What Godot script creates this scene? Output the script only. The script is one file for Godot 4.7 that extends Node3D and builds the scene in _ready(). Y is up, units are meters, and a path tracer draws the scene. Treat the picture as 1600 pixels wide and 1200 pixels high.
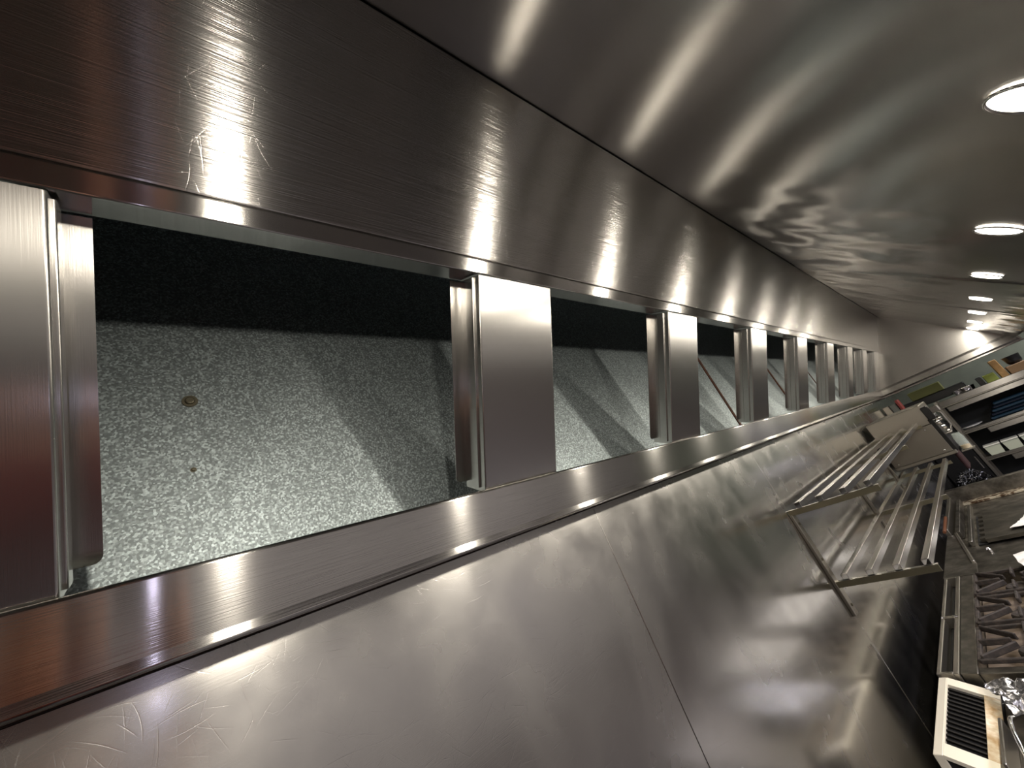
extends Node3D
# A long stainless exhaust hood over a cooking line, seen from under its rim with the grease filters taken out.
# World: x runs along the back wall to the far end, y is up, z comes out of the wall into the room. Metres.

const TAU4 := TAU / 4.0
var M := {}
var org := Vector3.ZERO
var used := {}
var rng := RandomNumberGenerator.new()

# Hood section (y, z): filter bank leans out from the gutter to the ridge, the front panel comes down from there.
const TILT := 0.52709                      # filter bank, radians from the vertical
const BANK := Vector3(0, 2.0495, 0.078)    # foot of the bank
const RIDGE := Vector3(0, 2.863, 0.55)
const PITCH := 0.857                       # filter spacing
const FACE := 0.231                        # width of a blank panel
const X0 := -1.25
const X1 := 6.85
const LAMP_X := 0.13
const LAMP_STEP := 0.93

# ------------------------------------------------------------------ mesh building
class MB:
	var v := PackedVector3Array()
	var n := PackedVector3Array()
	var t := PackedVector2Array()
	var i := PackedInt32Array()

	func vert(p: Vector3, nn: Vector3, uv: Vector2) -> int:
		v.append(p); n.append(nn); t.append(uv)
		return v.size() - 1

	func tri(a: int, b: int, c: int) -> void:
		var g := (v[b] - v[a]).cross(v[c] - v[a])
		if g.dot(n[a] + n[b] + n[c]) > 0.0:
			i.append(a); i.append(c); i.append(b)
		else:
			i.append(a); i.append(b); i.append(c)

	func face(pts: Array, grain: Vector3, hint: Vector3) -> void:
		var nn := Vector3.ZERO
		for k in pts.size():
			var a: Vector3 = pts[k]
			var b: Vector3 = pts[(k + 1) % pts.size()]
			nn += a.cross(b)
		nn = nn.normalized()
		if nn.dot(hint) < 0.0:
			nn = -nn
		var u := grain - nn * grain.dot(nn)
		if u.length() < 0.2:
			u = Vector3(0.3, 0.1, 1) - nn * Vector3(0.3, 0.1, 1).dot(nn)
		u = u.normalized()
		var w := nn.cross(u)
		var first := v.size()
		for p in pts:
			vert(p, nn, Vector2(u.dot(p), w.dot(p)))
		for k in range(1, pts.size() - 1):
			tri(first, first + k, first + k + 1)

	# box with chamfered edges; c is the chamfer
	func box(lo: Vector3, hi: Vector3, grain := Vector3.RIGHT, c := 0.0, xf := Transform3D.IDENTITY) -> void:
		var g := xf.basis * grain
		var mid := (lo + hi) * 0.5
		var h := (hi - lo) * 0.5
		c = minf(c, minf(h.x, minf(h.y, h.z)) * 0.9)
		for ax in 3:
			for s in [-1.0, 1.0]:
				var a := (ax + 1) % 3
				var b := (ax + 2) % 3
				var pts := []
				for q in [[-1, -1], [1, -1], [1, 1], [-1, 1]]:
					var p := Vector3.ZERO
					p[ax] = s * h[ax]; p[a] = q[0] * (h[a] - c); p[b] = q[1] * (h[b] - c)
					pts.append(xf * (mid + p))
				var hint := Vector3.ZERO
				hint[ax] = s
				face(pts, g, xf.basis * hint)
		if c <= 0.0:
			return
		for ax in 3:
			var a := (ax + 1) % 3
			var b := (ax + 2) % 3
			for sa in [-1.0, 1.0]:
				for sb in [-1.0, 1.0]:
					var pts := []
					for e in [[-1.0, 0], [1.0, 0], [1.0, 1], [-1.0, 1]]:
						var p := Vector3.ZERO
						p[ax] = e[0] * (h[ax] - c)
						p[a] = sa * (h[a] - (c if e[1] == 0 else 0.0)); p[b] = sb * (h[b] - (0.0 if e[1] == 0 else c))
						pts.append(xf * (mid + p))
					var hint := Vector3.ZERO
					hint[a] = sa; hint[b] = sb
					face(pts, g, xf.basis * hint)
		for sx in [-1.0, 1.0]:
			for sy in [-1.0, 1.0]:
				for sz in [-1.0, 1.0]:
					face([xf * (mid + Vector3(sx * h.x, sy * (h.y - c), sz * (h.z - c))), xf * (mid + Vector3(sx * (h.x - c), sy * h.y, sz * (h.z - c))), xf * (mid + Vector3(sx * (h.x - c), sy * (h.y - c), sz * h.z))], g, xf.basis * Vector3(sx, sy, sz))

	# folded sheet: a polyline in the (p, q) plane with rounded bends, run from a to b along the first axis of xf
	func sheet(poly: Array, rad: float, th: float, a: float, b: float, xf := Transform3D.IDENTITY) -> void:
		var pos := []
		var nor := []
		for k in poly.size():
			var p: Vector2 = poly[k]
			if k == 0 or k == poly.size() - 1:
				var d: Vector2 = (poly[1] - poly[0]).normalized() if k == 0 else (poly[k] - poly[k - 1]).normalized()
				pos.append(p); nor.append(Vector2(-d.y, d.x))
				continue
			var d0: Vector2 = (p - poly[k - 1]).normalized()
			var d1: Vector2 = (poly[k + 1] - p).normalized()
			var ang := d0.angle_to(d1)
			var cut := minf(rad * absf(tan(ang * 0.5)), 0.45 * minf(p.distance_to(poly[k - 1]), p.distance_to(poly[k + 1])))
			var r := cut / maxf(absf(tan(ang * 0.5)), 1e-4)
			var side := signf(ang)
			var n0 := Vector2(-d0.y, d0.x)
			var cen := p - d0 * cut + n0 * side * r
			for s in 6:
				var nn := n0.rotated(ang * s / 5.0)
				pos.append(cen - nn * side * r); nor.append(nn)
		var run := 0.0
		for k in pos.size() - 1:
			var p: Vector2 = pos[k]
			var q: Vector2 = pos[k + 1]
			var step := p.distance_to(q)
			if step < 1e-6:
				continue
			for side in [-1.0, 1.0]:
				var np: Vector2 = nor[k] * side
				var nq: Vector2 = nor[k + 1] * side
				var ids := []
				for e in [[a, p, np, run], [b, p, np, run], [b, q, nq, run + step], [a, q, nq, run + step]]:
					var o: Vector2 = e[1] + e[2] * th * 0.5
					ids.append(vert(xf * Vector3(e[0], o.x, o.y), (xf.basis * Vector3(0, e[2].x, e[2].y)).normalized(), Vector2(e[0], e[3])))
				tri(ids[0], ids[1], ids[2]); tri(ids[0], ids[2], ids[3])
			for e in [[a, -1.0], [b, 1.0]]:
				var c := []
				for o in [p + nor[k] * th * 0.5, p - nor[k] * th * 0.5, q - nor[k + 1] * th * 0.5, q + nor[k + 1] * th * 0.5]:
					c.append(xf * Vector3(e[0], o.x, o.y))
				face(c, xf.basis * Vector3(0, 1, 0), xf.basis * Vector3(e[1], 0, 0))
			run += step
		for k in [0, pos.size() - 1]:
			var p: Vector2 = pos[k]
			var d := Vector2(nor[k].y, -nor[k].x) * (-1.0 if k == 0 else 1.0)
			var c := []
			for o in [[a, 1], [b, 1], [b, -1], [a, -1]]:
				var w: Vector2 = p + nor[k] * th * 0.5 * o[1]
				c.append(xf * Vector3(o[0], w.x, w.y))
			face(c, xf.basis * Vector3(1, 0, 0), xf.basis * Vector3(0, d.x, d.y))

	# flat outline in the first two axes of xf, from 0 to depth along the third
	func plate(outline: PackedVector2Array, depth: float, xf := Transform3D.IDENTITY, grain := Vector3.RIGHT) -> void:
		var ids := Geometry2D.triangulate_polygon(outline)
		for z in [0.0, depth]:
			var nn := (xf.basis * Vector3(0, 0, (1.0 if z > 0.0 else -1.0) * signf(depth))).normalized()
			if z == 0.0:
				nn = (xf.basis * Vector3(0, 0, -signf(depth))).normalized()
			var g := xf.basis * grain
			var u := (g - nn * g.dot(nn)).normalized()
			var w := nn.cross(u)
			var first := v.size()
			for p in outline:
				var q := xf * Vector3(p.x, p.y, z)
				vert(q, nn, Vector2(u.dot(q), w.dot(q)))
			for k in range(0, ids.size(), 3):
				tri(first + ids[k], first + ids[k + 1], first + ids[k + 2])
		var turn := 0.0
		for k in outline.size():
			turn += outline[k].cross(outline[(k + 1) % outline.size()])
		for k in outline.size():
			var p := outline[k]
			var q := outline[(k + 1) % outline.size()]
			var d := q - p
			var out := Vector2(d.y, -d.x) * signf(turn)
			face([xf * Vector3(p.x, p.y, 0), xf * Vector3(q.x, q.y, 0), xf * Vector3(q.x, q.y, depth), xf * Vector3(p.x, p.y, depth)], xf.basis * grain, xf.basis * Vector3(out.x, out.y, 0))

	# surface of revolution about the y axis of xf; profile of (radius, height), smooth unless sharp
	func lathe(prof: Array, seg: int, xf := Transform3D.IDENTITY, smooth := false) -> void:
		for k in prof.size() - 1:
			var p: Vector2 = prof[k]
			var q: Vector2 = prof[k + 1]
			if p.distance_to(q) < 1e-6:
				continue
			var nf := Vector2(q.y - p.y, p.x - q.x).normalized()
			var np := nf
			var nq := nf
			if smooth:
				if k > 0:
					var e: Vector2 = p - prof[k - 1]
					np = (nf + Vector2(e.y, -e.x).normalized()).normalized()
				if k < prof.size() - 2:
					var e: Vector2 = prof[k + 2] - q
					nq = (nf + Vector2(e.y, -e.x).normalized()).normalized()
			for s in seg:
				var ids := []
				for e in [[s, p, np], [s + 1, p, np], [s + 1, q, nq], [s, q, nq]]:
					var an: float = TAU * e[0] / seg
					var dir := Vector3(cos(an), 0, sin(an))
					ids.append(vert(xf * (dir * e[1].x + Vector3(0, e[1].y, 0)), (xf.basis * (dir * e[2].x + Vector3(0, e[2].y, 0))).normalized(), Vector2(an * 0.2, e[1].y)))
				if p.x > 1e-6:
					tri(ids[0], ids[1], ids[2])
				if q.x > 1e-6:
					tri(ids[0], ids[2], ids[3])

	# round bar along a path
	func tube(path: Array, r: float, seg := 8) -> void:
		var side := Vector3.ZERO
		var rings := []
		for k in path.size():
			var d: Vector3 = (path[mini(k + 1, path.size() - 1)] - path[maxi(k - 1, 0)]).normalized()
			if side == Vector3.ZERO:
				side = d.cross(Vector3(0.31, 0.83, 0.47)).normalized()
			side = (side - d * side.dot(d)).normalized()
			var up := d.cross(side)
			var ring := []
			for s in seg + 1:
				var nn := side * cos(TAU * s / seg) + up * sin(TAU * s / seg)
				ring.append(vert(path[k] + nn * r, nn, Vector2(k * 0.05, s * 0.01)))
			rings.append(ring)
		for k in path.size() - 1:
			for s in seg:
				tri(rings[k][s], rings[k + 1][s], rings[k + 1][s + 1])
				tri(rings[k][s], rings[k + 1][s + 1], rings[k][s + 1])
		for e in [0, path.size() - 1]:
			var d: Vector3 = path[0] - path[1] if e == 0 else path[e] - path[e - 1]
			var pts := []
			for s in seg:
				pts.append(v[rings[e][s]])
			face(pts, Vector3.RIGHT, d)

	# grid of a function (u, w in 0..1) -> Vector3, seen from the side of hint; uvs in metres
	func grid(f: Callable, nu: int, nw: int, su: float, sw: float, hint: Vector3) -> void:
		var first := v.size()
		for a in nu + 1:
			for b in nw + 1:
				var u := float(a) / nu
				var w := float(b) / nw
				var e := 0.002
				var p: Vector3 = f.call(u, w)
				var du: Vector3 = f.call(u + e, w) - f.call(u - e, w)
				var dw: Vector3 = f.call(u, w + e) - f.call(u, w - e)
				var nn := du.cross(dw).normalized()
				if nn.dot(hint) < 0.0:
					nn = -nn
				vert(p, nn, Vector2(u * su, w * sw))
		for a in nu:
			for b in nw:
				var k := first + a * (nw + 1) + b
				tri(k, k + nw + 1, k + nw + 2)
				tri(k, k + nw + 2, k + 1)

	func mesh(o: Vector3) -> ArrayMesh:
		var moved := PackedVector3Array()
		moved.resize(v.size())
		for k in v.size():
			moved[k] = v[k] - o
		var arr := []
		arr.resize(Mesh.ARRAY_MAX)
		arr[Mesh.ARRAY_VERTEX] = moved
		arr[Mesh.ARRAY_NORMAL] = n
		arr[Mesh.ARRAY_TEX_UV] = t
		arr[Mesh.ARRAY_INDEX] = i
		var m := ArrayMesh.new()
		m.add_surface_from_arrays(Mesh.PRIMITIVE_TRIANGLES, arr)
		return m

# ------------------------------------------------------------------ objects
func numbered(called: String) -> String:
	var k: int = used.get(called, 0)
	used[called] = k + 1
	return called if k == 0 else "%s_%03d" % [called, k]

func tag(o: Node3D, label: String, category: String, group := "") -> Node3D:
	o.set_meta("label", label); o.set_meta("category", category)
	if group != "":
		o.set_meta("group", group)
	return o

func thing(called: String, at: Vector3, label: String, category: String, group := "") -> Node3D:
	var o := Node3D.new()
	o.name = numbered(called)
	o.position = at
	add_child(o, true)
	org = at
	return tag(o, label, category, group)

func part(called: String, mb: MB, m: Material, parent: Node3D) -> MeshInstance3D:
	var o := MeshInstance3D.new()
	o.name = called
	o.mesh = mb.mesh(org)
	o.material_override = m
	o.cast_shadow = GeometryInstance3D.SHADOW_CASTING_SETTING_ON
	parent.add_child(o, true)
	return o

func single(called: String, at: Vector3, mb: MB, m: Material, label: String, category: String, group := "") -> Node3D:
	org = at
	var o := part(numbered(called), mb, m, self)
	o.position = at
	return tag(o, label, category, group)

func struct(called: String, mb: MB, m: Material) -> MeshInstance3D:
	org = Vector3.ZERO
	var o := part(called, mb, m, self)
	o.set_meta("kind", "structure")
	return o

func copy(o: Node3D, at: Vector3, label := "") -> Node3D:
	var c: Node3D = o.duplicate()
	var base := String(o.name)
	c.name = numbered(base)
	add_child(c, true)
	c.position = at
	if label != "":
		c.set_meta("label", label)
	return c

func boxmb(lo: Vector3, hi: Vector3, grain := Vector3.RIGHT, c := 0.002) -> MB:
	var mb := MB.new()
	mb.box(lo, hi, grain, c)
	return mb

# ------------------------------------------------------------------ textures and materials
func tex_of(h: PackedFloat32Array, size: int, bump: float) -> ImageTexture:
	var im := Image.create_from_data(size, size, false, Image.FORMAT_RF, h.to_byte_array())
	im.bump_map_to_normal_map(bump)
	return ImageTexture.create_from_image(im)

# brushed grain along u, with fine scratches: short arcs like those of a wiping hand, and a few long ones
func brushed(size: int, sd: int, grain: float, arcs: int, arc_depth: float, dents: int) -> PackedFloat32Array:
	var r := RandomNumberGenerator.new()
	r.seed = sd
	var h := PackedFloat32Array()
	h.resize(size * size)
	var cell := 128
	var cells := size / cell
	for y in size:
		var knots := PackedFloat32Array()
		for k in cells:
			knots.append(r.randf() * grain)
		var off := r.randi() % cell
		for x in size:
			var s := (x + off) % size
			var k := s / cell
			var f := float(s % cell) / cell
			h[y * size + x] = lerpf(knots[k], knots[(k + 1) % cells], f)
	for a in arcs:
		var sx := r.randf() * size
		var sy := r.randf() * size
		var dir := r.randf() * TAU
		var bend := r.randfn(0.0, 0.003)
		var n := int(r.randf_range(12, 60) * size / 1024.0)
		var dep := arc_depth * r.randf_range(0.15, 1.0)
		for k in n:
			sx += cos(dir); sy += sin(dir); dir += bend
			var at := posmod(int(sy), size) * size + posmod(int(sx), size)
			h[at] -= dep * sin(PI * k / n)
	for d in dents:
		var cx := r.randi() % size
		var cy := r.randi() % size
		for k in 30:
			h[posmod(cy + r.randi() % 5, size) * size + posmod(cx + r.randi() % 5, size)] -= arc_depth * r.randf()
	return h

func cloud(size: int, sd: int, freq: float, lo: float, hi: float, stretch := 1.0) -> ImageTexture:
	var f := FastNoiseLite.new()
	f.seed = sd
	f.noise_type = FastNoiseLite.TYPE_SIMPLEX_SMOOTH
	f.frequency = freq
	f.fractal_octaves = 5
	var im := f.get_seamless_image(size, int(size / stretch))
	if stretch != 1.0:
		im.resize(size, size, Image.INTERPOLATE_CUBIC)
	im.convert(Image.FORMAT_RGB8)
	var d := im.get_data()
	for k in d.size():
		d[k] = clampi(int(255.0 * lerpf(lo, hi, d[k] / 255.0)), 0, 255)
	return ImageTexture.create_from_image(Image.create_from_data(size, size, false, Image.FORMAT_RGB8, d))

# smooth smudges as a float texture: a factor on the roughness
func smudge(size: int, sd: int, lo: float, hi: float) -> ImageTexture:
	var f := FastNoiseLite.new()
	f.seed = sd
	f.frequency = 0.02
	f.fractal_octaves = 4
	var a := PackedFloat32Array()
	for y in size:
		for x in size:
			# wrapped on a torus, so that the tile repeats without an edge
			var u := TAU * x / size
			var w := TAU * y / size
			var v := clampf(f.get_noise_3d(cos(u) * 60.0 + cos(w) * 25.0, sin(u) * 60.0 + 17.0, sin(w) * 60.0) * 0.9 + 0.5, 0.0, 1.0)
			a.append(lerpf(lo, hi, v)); a.append(v); a.append(v); a.append(1.0)
	return ImageTexture.create_from_image(Image.create_from_data(size, size, false, Image.FORMAT_RGBAF, a.to_byte_array()))

func spangle(size: int, sd: int, freq: float, lo: float, hi: float) -> ImageTexture:
	var f := FastNoiseLite.new()
	f.seed = sd
	f.noise_type = FastNoiseLite.TYPE_CELLULAR
	f.cellular_return_type = FastNoiseLite.RETURN_CELL_VALUE
	f.cellular_distance_function = FastNoiseLite.DISTANCE_EUCLIDEAN
	f.cellular_jitter = 1.2
	f.frequency = freq
	f.fractal_type = FastNoiseLite.FRACTAL_NONE
	f.domain_warp_enabled = true
	f.domain_warp_amplitude = 6.0
	f.domain_warp_frequency = 0.12
	var im := f.get_seamless_image(size, size, false, false, 0.06)
	im.convert(Image.FORMAT_L8)
	var g := im.get_data()
	var d := PackedByteArray()
	d.resize(g.size() * 3)
	for k in g.size():
		var c := lerpf(lo, hi, pow(g[k] / 255.0, 1.8))
		d[k * 3] = int(255 * c * 0.97); d[k * 3 + 1] = int(255 * c); d[k * 3 + 2] = int(255 * c * 0.985)
	return ImageTexture.create_from_image(Image.create_from_data(size, size, false, Image.FORMAT_RGB8, d))

# albedo that wanders between two colours with a grainy noise
func mottled(size: int, sd: int, freq: float, a: Color, b: Color, sharp := 1.0) -> ImageTexture:
	var f := FastNoiseLite.new()
	f.seed = sd
	f.frequency = freq
	f.fractal_octaves = 6
	f.fractal_gain = 0.6
	var im := f.get_seamless_image(size, size)
	im.convert(Image.FORMAT_L8)
	var g := im.get_data()
	var d := PackedByteArray()
	d.resize(g.size() * 3)
	for k in g.size():
		var c := a.lerp(b, clampf((g[k] / 255.0 - 0.5) * sharp + 0.5, 0.0, 1.0))
		d[k * 3] = int(255 * c.r); d[k * 3 + 1] = int(255 * c.g); d[k * 3 + 2] = int(255 * c.b)
	return ImageTexture.create_from_image(Image.create_from_data(size, size, false, Image.FORMAT_RGB8, d))

func mat(c: Color, rough: float, metal := 0.0) -> StandardMaterial3D:
	var m := StandardMaterial3D.new()
	m.albedo_color = c
	m.roughness = rough
	m.metallic = metal
	return m

func steel(c: Color, rough: float, aniso: float, nrm: Texture2D, ns: float, cl: Texture2D, tile: float) -> StandardMaterial3D:
	var m := mat(c, rough, 1.0)
	m.anisotropy_enabled = aniso != 0.0
	m.anisotropy = aniso
	if nrm:
		m.normal_enabled = true
		m.normal_texture = nrm
		m.normal_scale = ns
	if cl:
		m.roughness_texture = cl
		m.roughness_texture_channel = BaseMaterial3D.TEXTURE_CHANNEL_RED
	m.uv1_scale = Vector3(1.0 / tile, 1.0 / tile, 1)
	return m

func triplanar(m: StandardMaterial3D, t: Texture2D, tile: float) -> StandardMaterial3D:
	m.albedo_texture = t
	m.uv1_triplanar = true
	m.uv1_world_triplanar = true
	m.uv1_scale = Vector3.ONE / tile
	return m

func glow(c: Color, e: float) -> StandardMaterial3D:
	var m := mat(c, 0.4)
	m.emission_enabled = true
	m.emission = c
	m.emission_energy_multiplier = e
	return m

func make_materials() -> void:
	var fine := tex_of(brushed(1024, 11, 0.34, 400, 0.06, 0), 1024, 1.0)
	var worn := tex_of(brushed(2048, 5, 0.40, 6000, 0.028, 0), 2048, 1.0)
	var light := tex_of(brushed(1024, 29, 0.05, 1200, 0.08, 0), 1024, 1.0)
	var wall := tex_of(brushed(2048, 23, 0.045, 5500, 0.16, 6), 2048, 1.0)
	var tone := Color(0.73, 0.72, 0.705)
	# stainless sheet, grain along u
	M.panel = steel(tone, 0.21, ANISO * 1.0, worn, 1.8, null, 1.31)
	M.slope = steel(tone, 0.20, ANISO * 1.0, light, 0.4, null, 1.47)
	M.rail = steel(tone, 0.145, ANISO * 1.0, fine, 0.35, null, 0.53)
	M.stile = steel(tone, 0.24, ANISO * 0.8, fine, 0.25, null, 0.47)
	M.lip = steel(tone, 0.24, ANISO * 0.8, fine, 0.25, null, 0.47)
	M.wall = steel(tone, 0.24, ANISO * 0.4, wall, 0.6, smudge(256, 3, 0.8, 1.2), 1.23)
	M.wall.clearcoat_enabled = true
	M.wall.clearcoat = 1.0
	M.wall.clearcoat_roughness = 0.12
	M.edge = steel(tone, 0.25, ANISO * 0.8, fine, 0.3, null, 0.5)
	M.end = steel(tone, 0.25, ANISO * 0.7, light, 0.5, null, 0.9)
	M.bar = steel(tone, 0.22, ANISO * 0.5, fine, 0.2, null, 0.4)
	M.equip = steel(Color(0.66, 0.64, 0.60), 0.34, ANISO * 0.4, fine, 0.2, null, 0.6)
	M.chrome = mat(Color(0.85, 0.84, 0.82), 0.12, 1.0)
	M.galv = triplanar(mat(Color(0.95, 0.975, 1.0), 0.53, 0.95), spangle(1024, 4, 0.085, 0.54, 0.86), 0.27)
	M.galv.metallic_specular = 0.5
	M.rust = triplanar(mat(Color(1, 1, 1), 0.9), mottled(256, 2, 0.03, Color(0.24, 0.12, 0.07), Color(0.42, 0.25, 0.15), 1.6), 0.2)
	M.sealant = mat(Color(0.16, 0.09, 0.06), 0.8)
	M.bolt = mat(Color(0.42, 0.40, 0.34), 0.5, 0.8)
	M.iron = triplanar(mat(Color(1, 1, 1), 0.75, 0.2), mottled(256, 12, 0.03, Color(0.15, 0.135, 0.12), Color(0.29, 0.25, 0.22), 1.5), 0.2)
	M.black = mat(Color(0.025, 0.025, 0.028), 0.35)
	M.gap = mat(Color(0.02, 0.02, 0.02), 0.9)
	M.white = mat(Color(0.86, 0.86, 0.84), 0.6)
	M.paper = mat(Color(0.90, 0.89, 0.86), 0.85)

# ------------------------------------------------------------------ the hood
func bank_xf() -> Transform3D:      # (x, up the bank, out of the bank)
	return Transform3D(Basis(Vector3.RIGHT, Vector3(0, cos(TILT), sin(TILT)), Vector3(0, -sin(TILT), cos(TILT))), BANK)

func stile_xf() -> Transform3D:     # (up the bank, x, out of the bank)
	var b := bank_xf().basis
	return Transform3D(Basis(b.y, b.x, b.z), BANK)

const SLOPE_DIR := Vector3(0, -0.7547, 0.6561)
const SLOPE_IN := Vector3(0, -0.6561, -0.7547)
const SLOPE_LEN := 1.185

func dent(x: float, w: float) -> float:
	# how far the thin front sheets are buckled, in metres; flat near the camera, worst past x = 2
	var k := smoothstep(1.1, 2.3, x)
	var h := 0.0016 * sin(x * 5.1 + w * 3.0) * sin(w * 6.3 + 0.7 + x) * k
	h += 0.0016 * sin(x * 11.0 - w * 9.0 + 1.3) * k * smoothstep(0.02, 0.12, w)
	h += buckle.get_noise_2d(x * 100.0, w * 160.0) * 0.0085 * k * smoothstep(0.0, 0.06, w) 
	return h * (1.0 - smoothstep(0.52, 0.64, w) * (1.0 - smoothstep(0.77, 0.86, w)))

var buckle := FastNoiseLite.new()

func build_hood() -> void:
	var hood := thing("exhaust_hood", Vector3(2.8, 1.94, 0), "long stainless steel kitchen exhaust hood with open filter slots above the cooking line", "exhaust hood")
	var bx := bank_xf()
	var along := Transform3D(Basis(Vector3.RIGHT, Vector3(0, 0, 1), Vector3(0, 1, 0)), Vector3.ZERO)   # (x, z, y)
	# upper panel between the filter slots and the ridge
	var mb := MB.new()
	mb.sheet([Vector2(0.516, -0.022), Vector2(0.516, 0.0), Vector2(0.938, 0.0), Vector2(0.938, -0.02)], 0.003, 0.0015, X0, X1, bx)
	part("upper_panel", mb, M.panel, hood)
	# top rail of the filter slots: band, underside and back lip
	mb = MB.new()
	mb.sheet([Vector2(0.5125, -0.006), Vector2(0.5125, 0.003), Vector2(0.4815, 0.003), Vector2(0.4815, -0.006)], 0.0025, 0.0015, X0, X1, bx)
	part("top_rail", mb, M.rail, hood)
	mb = MB.new()
	mb.sheet([Vector2(0.482, -0.006), Vector2(0.482, -0.073), Vector2(0.60, -0.073)], 0.0025, 0.0015, X0, X1, bx)
	part("rail_underside", mb, M.rail, hood)
	# gutter rail, two lengths that meet past the middle
	for seg in [[X0, 3.155], [3.158, X1]]:
		mb = MB.new()
		mb.sheet([Vector2(0.064, 2.020), Vector2(0.070, 2.0495), Vector2(0.089, 2.0495), Vector2(0.071, 1.958), Vector2(0.071, 1.941), Vector2(0.045, 1.945)], 0.005, 0.0015, seg[0], seg[1], along)
		part("gutter_rail", mb, M.rail, hood)
	mb = MB.new()
	mb.box(Vector3(X0, 1.985, -0.10), Vector3(X1, 1.987, 0.062))
	part("gutter_floor", mb, M.galv, hood)
	mb = MB.new()
	mb.box(Vector3(X0, 1.9425, -0.006), Vector3(X1, 1.985, 0.004))
	part("sealant_strip", mb, M.sealant, hood)
	# blank panels between the slots
	var sx := stile_xf()
	for k in range(-2, 8):
		var a := 0.521 + PITCH * k
		var b := a + FACE if k < 7 else X1 - 0.004
		if k == -2:
			a = X0 + 0.004
		mb = MB.new()
		var line := [Vector2(a, -0.073), Vector2(a, 0.0), Vector2(b, 0.0), Vector2(b, -0.073)]
		mb.sheet(line, 0.003, 0.0015, -0.004, 0.479, sx)
		var p := part("blank_panel", mb, M.stile, hood)
		for side in [[a, -1.0], [b, 1.0]]:
			if (k == 7 and side[1] > 0.0) or (k == -2 and side[1] < 0.0):
				continue
			# the lip that carries a filter, with a rounded lower corner; a bead runs along its fold
			var outline := PackedVector2Array()
			var x0: float = side[0] + 0.0008 * side[1]
			var x1: float = side[0] + 0.030 * side[1]
			outline.append(Vector2(x0, 0.47)); outline.append(Vector2(x0, 0.010))
			for s in 6:
				var an := TAU4 * s / 5.0
				outline.append(Vector2(x1 - side[1] * 0.012 * (1.0 - sin(an)), 0.010 + 0.012 * (1.0 - cos(an))))
			outline.append(Vector2(x1, 0.478)); outline.append(Vector2(x0, 0.478))
			var lip := MB.new()
			lip.plate(outline, 0.0015, Transform3D(bx.basis, bx * Vector3(0, 0, -0.073)), Vector3(0, 1, 0))
			part("channel_lip", lip, M.lip, p)
			var bead := MB.new()
			bead.sheet([Vector2(side[0] - 0.004 * side[1], -0.018), Vector2(side[0] + 0.005 * side[1], -0.018), Vector2(side[0] + 0.005 * side[1], -0.046), Vector2(side[0] - 0.004 * side[1], -0.046)], 0.002, 0.0012, 0.004, 0.476, sx)
			part("channel_bead", bead, M.lip, p)
	# front panel: three sheets that lap at the seams, a little buckled
	var cuts := [X0, 3.10, 4.50, X1]
	for k in 3:
		var a: float = cuts[k]
		var b: float = cuts[k + 1] + (0.02 if k < 2 else 0.0)
		var lift := 0.0016 * (k % 2)
		mb = MB.new()
		for face_side in [1.0, -1.0]:
			var f := func(u: float, w: float) -> Vector3:
				var x := lerpf(a, b, u)
				var fold := 0.004 * (smoothstep(0.985, 1.0, u) if k < 2 else 0.0)
				return RIDGE + Vector3(x, 0, 0) + SLOPE_DIR * (0.004 + w * SLOPE_LEN) + SLOPE_IN * (dent(x, w) + lift + fold - (0.0 if face_side > 0.0 else 0.003))
			mb.grid(f, int((b - a) * 34), 46, b - a, SLOPE_LEN, SLOPE_IN * face_side)
		part("front_sheet", mb, M.slope, hood)
	mb = MB.new()
	mb.box(Vector3(X0, -0.012, -0.004), Vector3(X1, 0.012, 0.0), Vector3.RIGHT, 0.0, Transform3D(Basis(Vector3.RIGHT, Vector3(0, 0.3, 0.95), Vector3(0, -0.95, 0.3)), RIDGE + Vector3(0, 0.012, -0.004)))
	part("ridge_seal", mb, M.gap, hood)
	# front rim
	mb = MB.new()
	mb.sheet([Vector2(1.27, 1.985), Vector2(1.315, 1.945), Vector2(1.345, 1.940), Vector2(1.36, 1.95), Vector2(1.36, 2.95), Vector2(1.30, 2.96)], 0.006, 0.0015, X0, X1, along)
	part("front_fascia", mb, M.rail, hood)
	# ends
	var endx := Transform3D(Basis(Vector3(0, 0, 1), Vector3(0, 1, 0), Vector3(1, 0, 0)), Vector3(X1, 0, 0))
	var tri := PackedVector2Array([Vector2(-0.10, 1.955), Vector2(1.36, 1.955), Vector2(1.36, 2.955), Vector2(-0.10, 2.955)])
	mb = MB.new()
	mb.plate(tri, 0.002, endx, Vector3(1, 0, 0))
	part("end_panel", mb, M.end, hood)
	mb = MB.new()
	mb.plate(tri, -0.002, Transform3D(endx.basis, Vector3(X0, 0, 0)), Vector3(1, 0, 0))
	part("end_panel", mb, M.end, hood)
	var across := Transform3D(Basis(Vector3(0, 0, 1), Vector3(1, 0, 0), Vector3(0, 1, 0)), Vector3.ZERO)   # (z, x, y)
	mb = MB.new()
	mb.sheet([Vector2(X1 - 0.001, 2.050), Vector2(X1 - 0.030, 2.025), Vector2(X1 - 0.034, 1.968), Vector2(X1 - 0.014, 1.952), Vector2(X1 - 0.014, 1.934), Vector2(X1 + 0.014, 1.932), Vector2(X1 + 0.016, 1.98)], 0.004, 0.0015, 0.001, 1.335, across)
	part("end_rim", mb, M.edge, hood)
	mb = MB.new()
	mb.sheet([Vector2(X0 + 0.001, 2.004), Vector2(X0 + 0.018, 1.990), Vector2(X0 + 0.018, 1.962), Vector2(X0 + 0.006, 1.940), Vector2(X0 - 0.014, 1.938), Vector2(X0 - 0.016, 1.98)], 0.004, 0.0015, 0.001, 1.335, across)
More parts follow.
